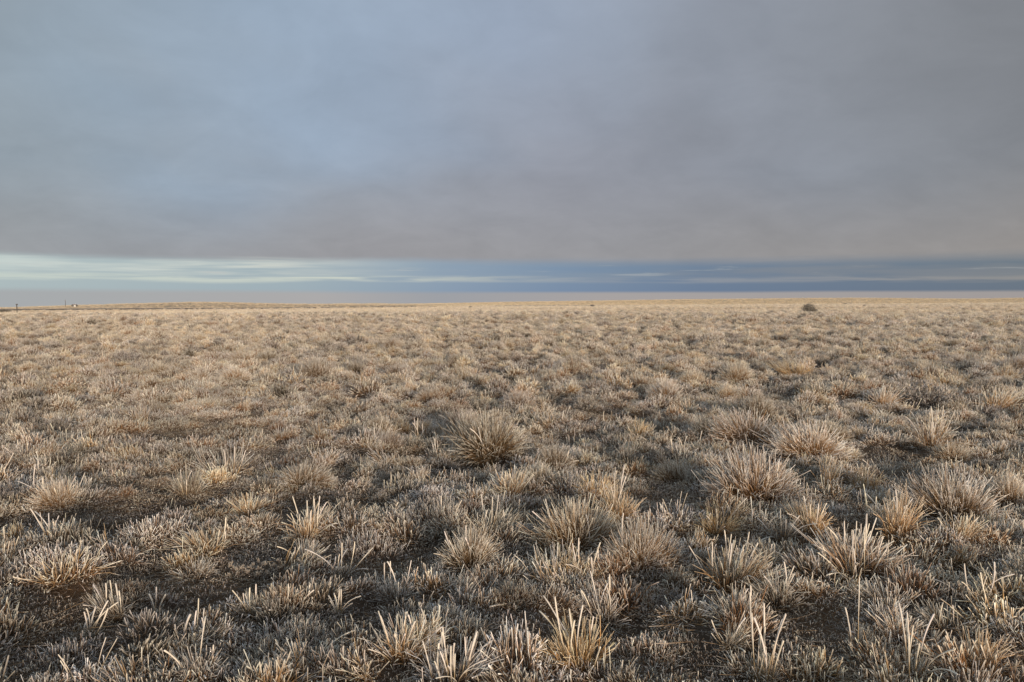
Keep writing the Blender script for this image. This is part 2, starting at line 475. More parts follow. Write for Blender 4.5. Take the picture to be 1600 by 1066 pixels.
def make_dome(seed, n=1150, base=(0.16, 0.08, 0.034), mid=(0.37, 0.21, 0.088), tip=RIME_W, frost=0.62):
    """Fine-leaved dome tussock, radius about .26 and height about .27."""
    g = np.random.default_rng(seed)
    u = np.sqrt(g.uniform(0, 1, n)); phi = g.uniform(0, 2*np.pi, n)
    lob = 1+0.24*np.sin(phi*2+g.uniform(0, 6))+0.18*np.sin(phi*3+g.uniform(0, 6))
    rb = 0.135*u*lob
    b = np.stack([np.cos(phi)*rb, np.sin(phi)*rb, 0.045*(1-u*u)+g.uniform(0, 0.02, n)], -1)
    tilt = R(3)+R(60)*u**1.4+g.normal(0, R(17), n)
    L = (0.190-0.03*u)*(0.45+0.62*g.beta(2.2, 1.3, n))
    L[g.random(n) < 0.05] *= 1.25
    L *= 1+0.22*np.sin(phi*2+g.uniform(0, 6))*u+0.14*np.sin(phi*5+g.uniform(0, 6))
    bend = g.normal(R(24), R(22), n)*(0.35+u)
    phi2 = phi+g.normal(0, 0.30, n)
    fr = g.normal(frost, 0.15, n)
    return blades(n, b, phi2, tilt, L, bend, g.uniform(0.0018, 0.0031, n), 3, g.normal(0, 0.7, n), tones(n, base, mid, tip, g=g), fr, g=g, jitter=0.2, lean=g.uniform(0.05, 0.35))

def make_fan(seed, n=320, base=ORANGE, mid=STRAW, tip=RIME_Y, spread=46, L0=0.20, w=(0.0022, 0.0042), frost=0.60):
    """Stiffer tuft of broader blades, radius about .16 and height about .2."""
    g = np.random.default_rng(seed)
    nc = g.integers(3, 6)
    cx, cy = g.normal(0, 0.035, nc), g.normal(0, 0.035, nc)
    ci = g.integers(0, nc, n)
    u = np.sqrt(g.uniform(0, 1, n)); phi = g.uniform(0, 2*np.pi, n)
    b = np.stack([cx[ci]+np.cos(phi)*0.035*u, cy[ci]+np.sin(phi)*0.035*u, g.uniform(-0.01, 0.01, n)], -1)
    out = np.arctan2(b[:, 1], b[:, 0])
    phi2 = out+g.normal(0, 0.55, n)
    tilt = R(5)+R(spread)*np.clip(np.hypot(b[:, 0], b[:, 1])/0.08, 0, 1)*g.uniform(0.2, 1.3, n)+g.normal(0, R(6), n)
    L = L0*g.beta(1.7, 1.8, n)*1.3+0.03
    bend = g.normal(R(16), R(28), n)
    fr = g.normal(frost, 0.17, n)
    return blades(n, b, phi2, tilt, L, bend, g.uniform(w[0], w[1], n), 3, g.normal(0, 0.25, n), tones(n, base, mid, tip, g=g), fr, g=g, jitter=0.22, tip_w=1.1, lean=g.uniform(0.05, 0.45))

def make_cushion(seed, n=230, rad=0.16, L0=0.062, base=BROWN, mid=GREYB, tip=RIME_G, w=(0.0020, 0.0035), k=3, flat=0.5, frost=0.56):
    """Low mat of short curled blades."""
    g = np.random.default_rng(seed)
    u = np.sqrt(g.uniform(0, 1, n)); phi = g.uniform(0, 2*np.pi, n)
    lob = 1+0.25*np.sin(phi*2+g.uniform(0, 6))+0.2*np.sin(phi*3+g.uniform(0, 6))
    rb = rad*u*lob
    b = np.stack([np.cos(phi)*rb, np.sin(phi)*rb, 0.022*(1-u**2)*flat+g.uniform(-0.012, 0.012, n)], -1)
    phi2 = phi+g.normal(0, 1.0, n)
    tilt = np.abs(g.normal(R(16), R(30), n))+R(28)*u**2
    L = L0*g.uniform(0.5, 1.25, n)
    bend = g.normal(R(25), R(42), n)
    fr = g.normal(frost, 0.15, n)
    return blades(n, b, phi2, tilt, L, bend, g.uniform(w[0], w[1], n), k, g.normal(0, 0.7, n), tones(n, base, mid, tip, 0.2, g=g), fr, g=g, jitter=0.2, tip_w=1.25, base_w=0.42)

def make_mini(seed, n=230, base=BROWN, mid=(0.25, 0.15, 0.075), tip=RIME_G, frost=0.64, w=(0.0016, 0.0029), loose=1.0):
    """Small rounded grass mound, radius about .10 and height about .075."""
    g = np.random.default_rng(seed)
    u = np.sqrt(g.uniform(0, 1, n)); phi = g.uniform(0, 2*np.pi, n)
    lob = 1+0.28*np.sin(phi*2+g.uniform(0, 6))+0.22*np.sin(phi*3+g.uniform(0, 6))
    rb = 0.062*u*lob
    b = np.stack([np.cos(phi)*rb, np.sin(phi)*rb, 0.022*(1-u*u)+g.uniform(-0.008, 0.008, n)], -1)
    tilt = R(72)*u**1.5+g.normal(0, R(20)*loose, n)
    L = (0.068-0.012*u)*(0.4+0.7*g.beta(2.0, 1.4, n))
    L[g.random(n) < 0.06*loose] *= 1.45
    return blades(n, b, phi+g.normal(0, 0.5*loose, n), tilt, L, g.normal(R(14), R(34)*loose, n), g.uniform(w[0], w[1], n), 3, g.normal(0, 0.7, n), tones(n, base, mid, tip, 0.18, g=g), g.normal(frost, 0.13, n), g=g, jitter=0.2, tip_w=1.25, base_w=0.45, lean=g.uniform(0.0, 0.4))

def make_sticks(seed, n=12, L0=0.24, rad=0.04, spread=26, w=(0.0034, 0.0054), tip=RIME_Y):
    """A spray of tall rimed stems."""
    g = np.random.default_rng(seed)
    phi = g.uniform(0, 2*np.pi, n); rb = rad*np.sqrt(g.uniform(0, 1, n))
    b = np.stack([np.cos(phi)*rb, np.sin(phi)*rb, np.zeros(n)], -1)
    return blades(n, b, phi+g.normal(0, 0.5, n), np.abs(g.normal(R(10), R(spread*0.6), n)), L0*g.uniform(0.5, 1.1, n), g.normal(R(6), R(16), n), g.uniform(w[0], w[1], n), 4, g.normal(0, 0.2, n), tones(n, (0.34, 0.22, 0.10), (0.52, 0.40, 0.25), tip, 0.1, g=g), g.normal(0.35, 0.15, n), g=g, jitter=0.28, tip_w=1.2, base_w=0.65, sides=4)

def make_shrub(seed, rad=0.2, hgt=0.16, n=60, base=(0.075, 0.055, 0.045), tip=(0.47, 0.435, 0.40), leaf=9):
    """Twiggy dwarf shrub: bent woody twigs carrying small leaf spikes."""
    g = np.random.default_rng(seed)
    phi = g.uniform(0, 2*np.pi, n); u = np.sqrt(g.uniform(0, 1, n))
    b = np.stack([np.cos(phi)*rad*0.35*u, np.sin(phi)*rad*0.35*u, np.zeros(n)], -1)
    tilt = R(5)+R(62)*u+g.normal(0, R(8), n); L = g.uniform(0.7, 1.1, n)*(hgt*(1-u*0.2)+rad*0.35*u)
    tw = blades(n, b, phi+g.normal(0, 0.4, n), tilt, L, g.normal(0, R(18), n), np.full(n, 0.005), 3, g.normal(0, 0.4, n), tones(n, base, (0.12, 0.09, 0.07), tip, 0.15, g=g), np.full(n, 0.8), g=g, jitter=0.2)
    nv = 13; segs = tw[0].reshape(n, nv, 3)
    m = n*leaf
    ii = g.integers(0, n, m); tt = np.sqrt(g.uniform(0.08, 1, m))*3
    s = np.minimum(tt.astype(int), 2); f = tt-s
    p0 = segs[ii, s*3]; p1 = segs[ii, (s+1)*3]
    bp = p0+(p1-p0)*f[:, None]
    ph = g.uniform(0, 2*np.pi, m)
    lf = blades(m, bp, ph, np.abs(g.normal(R(45), R(26), m)), g.uniform(0.014, 0.034, m)*rad/0.2, g.normal(0, R(25), m), g.uniform(0.003, 0.0065, m)*rad/0.2, 2, None, tones(m, (0.13, 0.10, 0.075), (0.20, 0.17, 0.135), tip, 0.2, g=g), g.normal(0.5, 0.2, m), g=g, tip_w=1.2)
    return join([tw, lf])

def make_knobby(seed, rad=0.16, n=46):
    """Creeping shrublet of short stems ending in rimed rosettes."""
    g = np.random.default_rng(seed)
    parts = []
    phi = g.uniform(0, 2*np.pi, n); u = np.sqrt(g.uniform(0, 1, n))
    b = np.stack([np.cos(phi)*rad*u, np.sin(phi)*rad*u*0.7, np.zeros(n)], -1)
    L = g.uniform(0.03, 0.075, n)
    parts.append(blades(n, b, phi+g.normal(0, 0.8, n), np.abs(g.normal(R(12), R(18), n)), L, g.normal(0, R(20), n), np.full(n, 0.0045), 2, None, tones(n, (0.09, 0.06, 0.05), (0.14, 0.09, 0.075), (0.2, 0.15, 0.13), 0.15, g=g), np.full(n, 0.9), g=g))
    tips = parts[0][0].reshape(n, 10, 3)[:, 9]
    for q in range(11):
        parts.append(blades(n, tips+g.normal(0, 0.003, (n, 3)), g.uniform(0, 6.28, n), g.uniform(R(15), R(110), n), g.uniform(0.009, 0.016, n), g.normal(R(-20), R(20), n), g.uniform(0.005, 0.008, n), 2, None, tones(n, (0.17, 0.115, 0.09), (0.30, 0.235, 0.20), (0.44, 0.385, 0.345), 0.12, g=g), np.full(n, 0.35), g=g, tip_w=1.0))
    return join(parts)

def make_litter(seed, n=70, rad=0.22):
    g = np.random.default_rng(seed)
    phi = g.uniform(0, 2*np.pi, n); u = np.sqrt(g.uniform(0, 1, n))
    b = np.stack([np.cos(phi)*rad*u, np.sin(phi)*rad*u, g.uniform(0.002, 0.014, n)], -1)
    c1 = (0.26, 0.175, 0.10)
    return blades(n, b, g.uniform(0, 6.28, n), g.normal(R(84), R(7), n), g.uniform(0.02, 0.11, n), g.normal(R(4), R(10), n), g.uniform(0.0009, 0.0024, n), 3, g.normal(0, 0.8, n), tones(n, (0.12, 0.085, 0.055), c1, (0.36, 0.33, 0.30), 0.25, g=g), g.normal(0.6, 0.3, n), g=g)

def core_mesh(seed, rad, hgt):
    """Rounded crown of dead leaf bases at the heart of a tussock."""
    g = np.random.default_rng(seed)
    nr, ns = 5, 14
    V = []
    for i in range(nr):
        a = i/(nr-1)*R(84)
        for j in range(ns):
            q = 1+0.22*math.sin(j*2.4+seed)+g.uniform(-0.1, 0.1)
            V.append((rad*math.cos(a)*math.cos(j*2*math.pi/ns)*q, rad*math.cos(a)*math.sin(j*2*math.pi/ns)*q, -0.02+hgt*math.sin(a)*g.uniform(0.85, 1.1)))
    V.append((0, 0, hgt*0.98))
    T = []
    for i in range(nr-1):
        for j in range(ns):
            a, b = i*ns+j, i*ns+(j+1) % ns
            T += [(a, b, b+ns), (a, b+ns, a+ns)]
    for j in range(ns):
        T.append(((nr-1)*ns+j, (nr-1)*ns+(j+1) % ns, len(V)-1))
    me = mesh_tris('root_crown', np.array(V), np.array(T))
    me.materials.append(M_THATCH)
    return me

def lib(name, mk, seeds, mat, **kw):
    out = []
    for s in seeds:
        V, T, C = mk(s, **kw)
        me = mesh_tris(name, V, T, C); me.materials.append(mat)
        rr = np.hypot(V[:, 0], V[:, 1])
        me['rad'] = float(np.percentile(rr, 95)); me['hgt'] = float(np.percentile(V[:, 2], 97))
        out.append(me)
    return out

L_DOME = lib('dome', make_dome, range(100, 106), M_BLADE)
L_DARK = lib('dark_dome', make_dome, range(110, 114), M_BLADE, base=(0.10, 0.058, 0.028), mid=(0.24, 0.145, 0.068), tip=(0.76, 0.71, 0.65), frost=0.68)
L_FAN = lib('fan', make_fan, range(120, 126), M_BLADE)
L_FANO = lib('orange_fan', make_fan, range(130, 134), M_BLADE, base=(0.30, 0.14, 0.04), mid=(0.50, 0.285, 0.11), tip=(0.80, 0.66, 0.49), n=320)
L_FANG = lib('grey_fan', make_fan, range(140, 144), M_BLADE, base=BROWN, mid=(0.27, 0.185, 0.115), tip=RIME_W, n=260)
L_LOW = lib('low_tuft', make_fan, range(150, 154), M_BLADE, base=BROWN, mid=(0.25, 0.165, 0.095), tip=RIME_G, n=280, spread=66, L0=0.115, w=(0.0020, 0.0036), frost=0.60)
L_CUSH = lib('cushion', make_cushion, range(160, 165), M_TURF, n=760, rad=0.19, L0=0.064, flat=1.8)
L_CUSHB = lib('brown_cushion', make_cushion, range(165, 168), M_TURF, n=760, rad=0.19, L0=0.064, flat=1.8, base=(0.16, 0.075, 0.030), mid=(0.27, 0.145, 0.065), tip=(0.80, 0.71, 0.60), frost=0.62)
L_SHRUB = lib('shrub', make_shrub, range(170, 174), M_SHRUB)
L_KNOB = lib('knobby', make_knobby, range(180, 183), M_SHRUB)
L_STICK = lib('sticks', make_sticks, range(190, 196), M_STALK)
L_CORE = [core_mesh(s, 0.12, 0.085) for s in range(4)]

def stalk_lib():
    out = []
    for s in range(10):
        g = np.random.default_rng(300+s)
        one = np.ones(1)
        V, T, C = blades(1, np.zeros((1, 3)), one*0, one*0, one*0.2, g.normal(R(14), R(24), 1), one*0.0038, 8, g.normal(0, 0.3, 1),
                         tones(1, (0.34, 0.22, 0.10), (0.54, 0.42, 0.27), RIME_W if s % 2 else RIME_Y, 0.07, g=g), np.array([g.uniform(0.15, 0.45)]), g=g, jitter=0.24, tip_w=1.2, base_w=0.6, sides=5)
        me = mesh_tris('stalk', V, T, C); me.materials.append(M_STALK); out.append(me)
    return out
L_STALK = stalk_lib()

KIND = {   # code: (object name, category, mesh library, has a root crown)
    'D': ('grass_tussock', 'grass tussock', L_DOME, True),
    'K': ('grass_tussock', 'grass tussock', L_DARK, True),
    'F': ('grass_tuft', 'grass tuft', L_FAN, True),
    'O': ('grass_tuft', 'grass tuft', L_FANO, True),
    'G': ('grass_tuft', 'grass tuft', L_FANG, True),
    'L': ('grass_tuft', 'grass tuft', L_LOW, False),
    'C': ('grass_cushion', 'grass cushion', L_CUSH, False),
    'B': ('grass_cushion', 'grass cushion', L_CUSHB, False),
    'S': ('dwarf_shrub', 'shrub', L_SHRUB, False),
    'N': ('dwarf_shrub', 'shrub', L_KNOB, False),
}
GROUPS = {'grass_tussock': 'domed grass tussocks', 'grass_tuft': 'frosted grass tufts', 'grass_cushion': 'low grass cushions', 'dwarf_shrub': 'small frosted shrubs'}
placed = []     # (x, y, radius)
g_pl = np.random.default_rng(77)

def plant(x, y, w, h, kind, label, stalks=0, st_len=0.15, st_spread=18, seed=None):
    """A plant as an Empty at its foot with its foliage, root crown and tall stalks as parts."""
    g = np.random.default_rng(int(abs(x*911+y*37)*100) if seed is None else seed)
    name, cat, meshes, has_core = KIND[kind]
    e = bpy.data.objects.new(name, None); col.objects.link(e)
    e.empty_display_size = 0.05
    z = float(ground_z(x, y))
    e.location = (x, y, z-0.004)
    e.rotation_euler = (0, 0, g.uniform(0, 6.28))
    tag(e, label, cat, GROUPS[name])
    me = meshes[g.integers(0, len(meshes))]
    sx, sz = w/2/me['rad'], h/me['hgt']
    f = obj('foliage', me, None, e); f.scale = (sx, sx, sz); tag(f, kind='stuff')
    if has_core:
        c = obj('root_crown', L_CORE[g.integers(0, 4)], None, e)
        k = min(sx, 1.6)*(0.95 if kind in 'DK' else 0.48)
        c.scale = (k, k, sz*(0.95 if kind in 'DK' else 0.5)); c.rotation_euler = (0, 0, g.uniform(0, 6.28))
    for i in range(stalks):
        s = obj('stalk', L_STALK[g.integers(0, 10)], None, e)
        a = g.uniform(0, 6.28); q = math.sqrt(g.random())
        rr = w*0.20*q
        s.location = (math.cos(a)*rr, math.sin(a)*rr, h*0.12)
        tl = R(st_spread)*q*g.uniform(0.4, 1.5)
        s.rotation_euler = (0, tl, a+g.normal(0, 0.5)) 
        L = st_len*g.uniform(0.55, 1.05)
        th = g.uniform(0.8, 1.25)
        s.scale = (th, th, L/0.2)
    placed.append((x, y, w/2))
    return e

# ------------------------------------------------------------------ the plants one can pick out, at their places
# (column, row of foot, width, height in photo pixels, kind, stalks, stalk length in px, stalk spread, label, short reference)
HERO = [
 (765, 724, 132, 68, 'K', 7, 62, 16, 'big round tussock with a dark heart, alone in the middle of the field', 'the dark-hearted round tussock'),
 (902, 868, 150, 78, 'D', 16, 82, 26, 'largest wide tussock with upright pale stalks, before the dark-hearted one', 'the largest wide tussock'),
 (1182, 792, 148, 78, 'D', 9, 80, 22, 'dense broad tussock, frosted grey on its near side and straw behind', 'the dense broad tussock'),
 (1132, 926, 138, 70, 'F', 11, 85, 24, 'straw tuft fanned out like a hand with many thick stalks', 'the hand-like straw tuft'),
 (1335, 918, 150, 70, 'F', 26, 88, 26, 'tuft bristling with the most thick pale stalks of all', 'the bristling stalk tuft'),
 (1488, 826, 150, 78, 'K', 6, 72, 22, 'broad shaggy tussock with brown base beside the orange upright tuft', 'the broad shaggy tussock'),
 (1400, 842, 86, 64, 'O', 8, 66, 14, 'upright orange tuft of straight blades leaning on a shaggy tussock', 'the upright orange tuft'),
 (735, 895, 112, 62, 'K', 10, 68, 22, 'shaggy tussock with dark brown foot and pale spiky top', 'the brown-footed spiky tussock'),
 (802, 780, 78, 46, 'F', 6, 44, 18, 'small pale straw tuft in front of the dark-hearted tussock', 'the small pale straw tuft'),
 (908, 1052, 140, 64, 'O', 9, 118, 30, 'orange-brown tuft throwing up long thick stalks, one bent over', 'the long-stalked orange tuft'),
 (532, 908, 56, 22, 'L', 7, 66, 26, 'thin fan of seven bare pale stalks on dark soil', 'the fan of bare stalks'),
 (622, 1036, 128, 58, 'F', 15, 70, 42, 'flat-spread tuft of stubby thick frosted blades', 'the stubby thick-bladed tuft'),
 (706, 1080, 150, 58, 'G', 22, 76, 18, 'tuft of white-tipped stumps cut by the lower edge of the photo', 'the white-tipped stump tuft'),
 (1168, 694, 112, 48, 'D', 3, 46, 18, 'wide low straw tussock behind the dense broad one', 'the wide low straw tussock'),
 (1265, 718, 122, 54, 'D', 4, 54, 18, 'double-headed tussock just up-field of the orange twin tufts', 'the double-headed tussock'),
 (1290, 766, 56, 48, 'O', 4, 50, 12, 'bright orange narrow tuft, the taller of a pair', 'the taller twin orange tuft'),
 (1342, 764, 60, 42, 'O', 4, 42, 12, 'bright orange narrow tuft, the shorter of a pair', 'the shorter twin orange tuft'),
 (1128, 824, 78, 40, 'O', 7, 46, 30, 'squat orange tuft with stalks leaning to one side', 'the squat leaning orange tuft'),
 (1266, 838, 68, 50, 'O', 6, 52, 14, 'orange tuft with grey neighbour blades mixed in', 'the orange tuft with grey blades'),
 (1222, 848, 70, 34, 'G', 7, 54, 30, 'thin grey fan of stalks beside an orange tuft', 'the thin grey fan'),
 (1445, 634, 84, 38, 'S', 0, 0, 0, 'dark grey bristly shrub among straw tufts', 'the dark grey bristly shrub'),
 (1586, 580, 80, 28, 'D', 2, 28, 16, 'brown tussock with a dark flank at the edge of the photo', 'the brown edge tussock'),
 (1150, 600, 56, 32, 'D', 2, 30, 14, 'round straw tussock like a small hedgehog in mid field', 'the hedgehog-like tussock'),
 (1240, 584, 62, 24, 'O', 0, 0, 0, 'flat-topped orange tuft beyond the hedgehog-like tussock', 'the flat-topped orange tuft'),
 (496, 597, 62, 32, 'K', 3, 32, 14, 'round brown tussock with pale upright tips in mid field', 'the round brown tussock'),
 (556, 582, 42, 20, 'K', 0, 0, 0, 'dark small tussock next to a round brown one', 'the dark small tussock'),
 (622, 592, 56, 24, 'K', 0, 0, 0, 'wide dark tussock split in two heads in mid field', 'the split dark tussock'),
 (810, 640, 52, 28, 'K', 0, 0, 0, 'dark tussock of fine blades behind the dark-hearted one', 'the fine dark tussock'),
 (915, 642, 44, 24, 'S', 0, 0, 0, 'grey ball-like shrub behind the dark-hearted tussock', 'the grey ball shrub'),
 (1165, 562, 46, 16, 'N', 0, 0, 0, 'reddish brown knobby shrub far out in mid field', 'the reddish knobby shrub'),
 (776, 546, 40, 18, 'K', 2, 26, 40, 'dark far tussock under a few arching stalks', 'the dark far tussock'),
 (355, 752, 100, 44, 'G', 5, 52, 20, 'grey shaggy tuft with wide skirt in the dull turf', 'the grey wide-skirted tuft'),
 (294, 778, 56, 46, 'G', 5, 46, 12, 'narrow brush-like tuft standing upright beside a wide-skirted one', 'the narrow brush tuft'),
 (66, 776, 44, 12, 'L', 6, 50, 18, 'sheaf of slanted pale stalks near the left edge', 'the slanted stalk sheaf'),
 (84, 846, 60, 16, 'L', 6, 54, 22, 'sparse pale stalks with a knobbed tip on grey turf', 'the sparse knobbed stalks'),
 (326, 872, 104, 44, 'F', 8, 52, 34, 'wide straw tuft at the rim of a bare soil hollow', 'the straw tuft at the soil hollow'),
 (182, 970, 84, 46, 'G', 8, 62, 12, 'upright tuft of thick blunt blades with a brown right side', 'the blunt upright tuft'),
 (242, 958, 26, 8, 'L', 3, 48, 16, 'pair of pale stalks bent at the top', 'the bent stalk pair'),
 (482, 846, 84, 46, 'F', 11, 64, 18, 'straw tuft with a tall cluster of yellow stalks on the dull side', 'the yellow stalk cluster'),
 (402, 902, 90, 24, 'N', 0, 0, 0, 'low shrublet with pinkish frosted rosettes', 'the rosette shrublet'),
 (442, 962, 108, 42, 'B', 6, 52, 20, 'rust-brown cushion topped by a few stalks', 'the rust-brown cushion'),
 (396, 962, 58, 34, 'G', 7, 50, 22, 'small spray of stiff blades beside the rust-brown cushion', 'the small stiff spray'),
 (529, 962, 28, 10, 'L', 8, 46, 8, 'tight bundle of straight stalks like pencils', 'the pencil bundle'),
 (132, 1002, 70, 20, 'L', 7, 74, 30, 'long crossing stalks over dull grey turf', 'the crossing stalks'),
 (305, 1010, 112, 34, 'G', 9, 56, 34, 'loose tuft of stray stalks pointing every way', 'the loose stray-stalk tuft'),
 (1192, 1072, 70, 40, 'F', 11, 128, 10, 'tallest sheaf of straight stalks at the lower edge', 'the tallest stalk sheaf'),
 (1140, 1016, 66, 40, 'G', 5, 46, 40, 'grey tuft with curled-over hooked blades', 'the hooked grey tuft'),
 (1340, 1022, 72, 38, 'L', 2, 118, 4, 'low tuft with one very tall single stalk', 'the tuft with one tall stalk'),
 (1522, 948, 66, 30, 'L', 7, 84, 30, 'grey tuft with stalks crossed in a letter Y', 'the Y-stalk tuft'),
 (1424, 1066, 96, 40, 'F', 9, 104, 12, 'tuft with tall white stalks at the lower right corner', 'the tall white-stalk tuft'),
 (922, 912, 78, 38, 'O', 9, 64, 20, 'small orange tuft with tall stalks in front of the largest tussock', 'the small stalked orange tuft'),
 (962, 812, 80, 46, 'O', 8, 78, 20, 'orange tuft with tall bent stalks behind the largest tussock', 'the bent-stalk orange tuft'),
 (768, 838, 92, 40, 'G', 8, 56, 30, 'spiky grey tuft between the small straw tuft and brown-footed tussock', 'the spiky grey tuft'),
 (866, 736, 70, 38, 'K', 5, 40, 26, 'dark tuft-like tussock just right of the dark-hearted one', 'the dark neighbour tussock'),
 (722, 668, 62, 34, 'K', 3, 34, 20, 'dark brown tussock behind and left of the dark-hearted one', 'the dark brown rear tussock'),
 (1452, 700, 90, 40, 'F', 12, 62, 16, 'row-like straw tuft with tall even stalks', 'the even-stalked straw tuft'),
 (1572, 790, 80, 48, 'D', 6, 52, 20, 'straw tussock at the right edge behind the shaggy one', 'the right-edge straw tussock'),
 (1556, 640, 60, 34, 'F', 6, 40, 18, 'pale straw tuft near the right edge, up-field', 'the pale up-field tuft'),
 (1040, 628, 66, 34, 'D', 6, 34, 20, 'pale shaggy tussock left of the hedgehog-like one', 'the pale shaggy tussock'),
 (1080, 600, 44, 22, 'D', 0, 0, 0, 'small brown-backed tussock near the hedgehog-like one', 'the brown-backed tussock'),
 (1100, 688, 60, 34, 'K', 2, 34, 18, 'dark narrow tussock at the edge of the wide low one', 'the dark narrow tussock'),
 (1380, 634, 54, 30, 'F', 4, 32, 16, 'pale tuft left of the dark grey bristly shrub', 'the pale tuft by the shrub'),
 (655, 690, 40, 12, 'L', 7, 42, 14, 'thin pale stalk sheaf left of the dark brown rear tussock', 'the thin stalk sheaf'),
 (596, 680, 56, 26, 'F', 6, 38, 20, 'loose straw tuft left of the thin stalk sheaf', 'the loose straw tuft'),
 (690, 822, 90, 34, 'C', 3, 44, 26, 'grey turf hump with a few leaning stalks', 'the leaning-stalk hump'),
 (1480, 995, 120, 42, 'L', 4, 46, 26, 'dull grey-brown tuft in front of the Y-stalk one', 'the dull grey-brown tuft'),
 (940, 975, 120, 44, 'L', 5, 70, 26, 'grey tuft just behind the long-stalked orange one', 'the grey tuft behind'),
 (1390, 960, 120, 44, 'L', 3, 40, 26, 'grey skirted tuft in front of the bristling stalk tuft', 'the grey skirted tuft'),
 (240, 850, 150, 34, 'C', 3, 34, 30, 'long grey turf cushion left of the soil hollow', 'the long grey cushion'),
 (92, 892, 150, 34, 'C', 0, 0, 0, 'broad grey turf cushion near the left edge', 'the broad left cushion'),
 (575, 872, 120, 34, 'C', 0, 0, 0, 'grey turf cushion right of the fan of bare stalks', 'the cushion by the bare stalks'),
 (470, 1008, 120, 34, 'C', 3, 30, 30, 'grey turf cushion in front of the rust-brown one', 'the front grey cushion'),
 (690, 990, 120, 36, 'C', 3, 30, 30, 'frosty grey cushion behind the stubby thick-bladed tuft', 'the frosty rear cushion'),
 (100, 1052, 170, 42, 'C', 3, 38, 30, 'big dull cushion in the lower left corner', 'the lower left cushion'),
 (1020, 870, 110, 32, 'C', 0, 0, 0, 'grey cushion between the largest tussock and hand-like tuft', 'the grey cushion between'),
 (800, 950, 100, 30, 'B', 2, 46, 50, 'brown cushion under one lying stalk', 'the brown cushion with lying stalk'),
]
refs = []
for (px, py, w, h, k, ns, sl, sp, label, ref) in HERO:
    x, y = pix_ground(px, py+3)
    m = math.hypot(x, y)
    s = y/FPX
    # the foot row marks the near rim of the plant: its centre stands a little further
    y += w*s*0.12; x *= y/(y-w*s*0.12)
    s = y/FPX
    plant(x, y, w*s, h*s, k, label, ns, sl*s*1.05, sp)
    refs.append((x, y, ref))

# ------------------------------------------------------------------ further plants of the near field
NOUN = {'D': 'straw domed tussock', 'K': 'dark domed tussock', 'F': 'pale straw tuft', 'O': 'orange tuft', 'G': 'grey spiky tuft', 'L': 'low dull tuft',
        'C': 'grey turf cushion', 'B': 'brown turf cushion', 'S': 'dark grey shrublet', 'N': 'knobby brown shrublet'}
ORD = ['', 'second ', 'third ', 'fourth ', 'fifth ', 'sixth ', 'seventh ', 'eighth ', 'ninth ', 'tenth ']
used = {}
rp = np.random.default_rng(5)
count = 0; tries = 0
extra = []
while count < 215 and tries < 9000:
    tries += 1
    px = rp.uniform(-30, 1630); py = 520+560*rp.random()**1.25
    x, y = pix_ground(px, py)
    r = math.hypot(x, y)
    east = smooth(np.array(px+0.3*(600-py)), 350, 1000)
    if py > 620:
        pk = np.array([0.03+0.04*east, 0.04+0.04*east, 0.05+0.07*east, 0.01+0.10*east, 0.08, 0.20, 0.30-0.14*east, 0.16-0.06*east, 0.05, 0.02])
    else:
        pk = np.array([0.18, 0.22, 0.16, 0.12, 0.05, 0.0, 0.0, 0.0, 0.22, 0.04])
    k = 'DKFOGLCBSN'[rp.choice(10, p=pk/pk.sum())]
    w = {'D': 0.27, 'K': 0.30, 'F': 0.18, 'O': 0.18, 'G': 0.19, 'L': 0.22, 'C': 0.36, 'B': 0.34, 'S': 0.27, 'N': 0.24}[k]*rp.uniform(0.65, 1.25)
    hh = w*{'D': 0.52, 'K': 0.50, 'F': 0.55, 'O': 0.58, 'G': 0.52, 'L': 0.34, 'C': 0.20, 'B': 0.20, 'S': 0.45, 'N': 0.24}[k]*rp.uniform(0.8, 1.15)
    if any((x-a)**2+(y-b)**2 < ((c+w/2)*0.85)**2 for a, b, c in placed):
        continue
    extra.append((r, px, x, y, w, hh, k))
    placed.append((x, y, w/2)); count += 1
extra.sort()
for (r, px, x, y, w, hh, k) in extra:
    placed.remove((x, y, w/2))
    j = min(range(len(refs)), key=lambda i: (refs[i][0]-x)**2+(refs[i][1]-y)**2)
    ddx, ddy = x-refs[j][0], y-refs[j][1]
    side = ('right of' if ddx > 0 else 'left of') if abs(ddx) > abs(ddy) else ('behind' if ddy > 0 else 'in front of')
    size = 'small ' if w < 0.24 else ''
    key = (size, k, side, j); c = used.get(key, 0); used[key] = c+1
    label = f'{ORD[min(c, 9)]}{size}{NOUN[k]} {side} {refs[j][2]}'
    ns = int(rp.integers(0, 6)) if (k in 'FOGLDK' and r < 7) else 0
    plant(x, y, w, hh, k, label, ns, hh*rp.uniform(0.9, 1.4) if k != 'L' else 0.14, 20)

# ------------------------------------------------------------------ ground cover: uncountable turf, one object each
def proto_object(name, me):
    return bpy.data.objects.new(name, me)      # not linked: only read by the scatter below

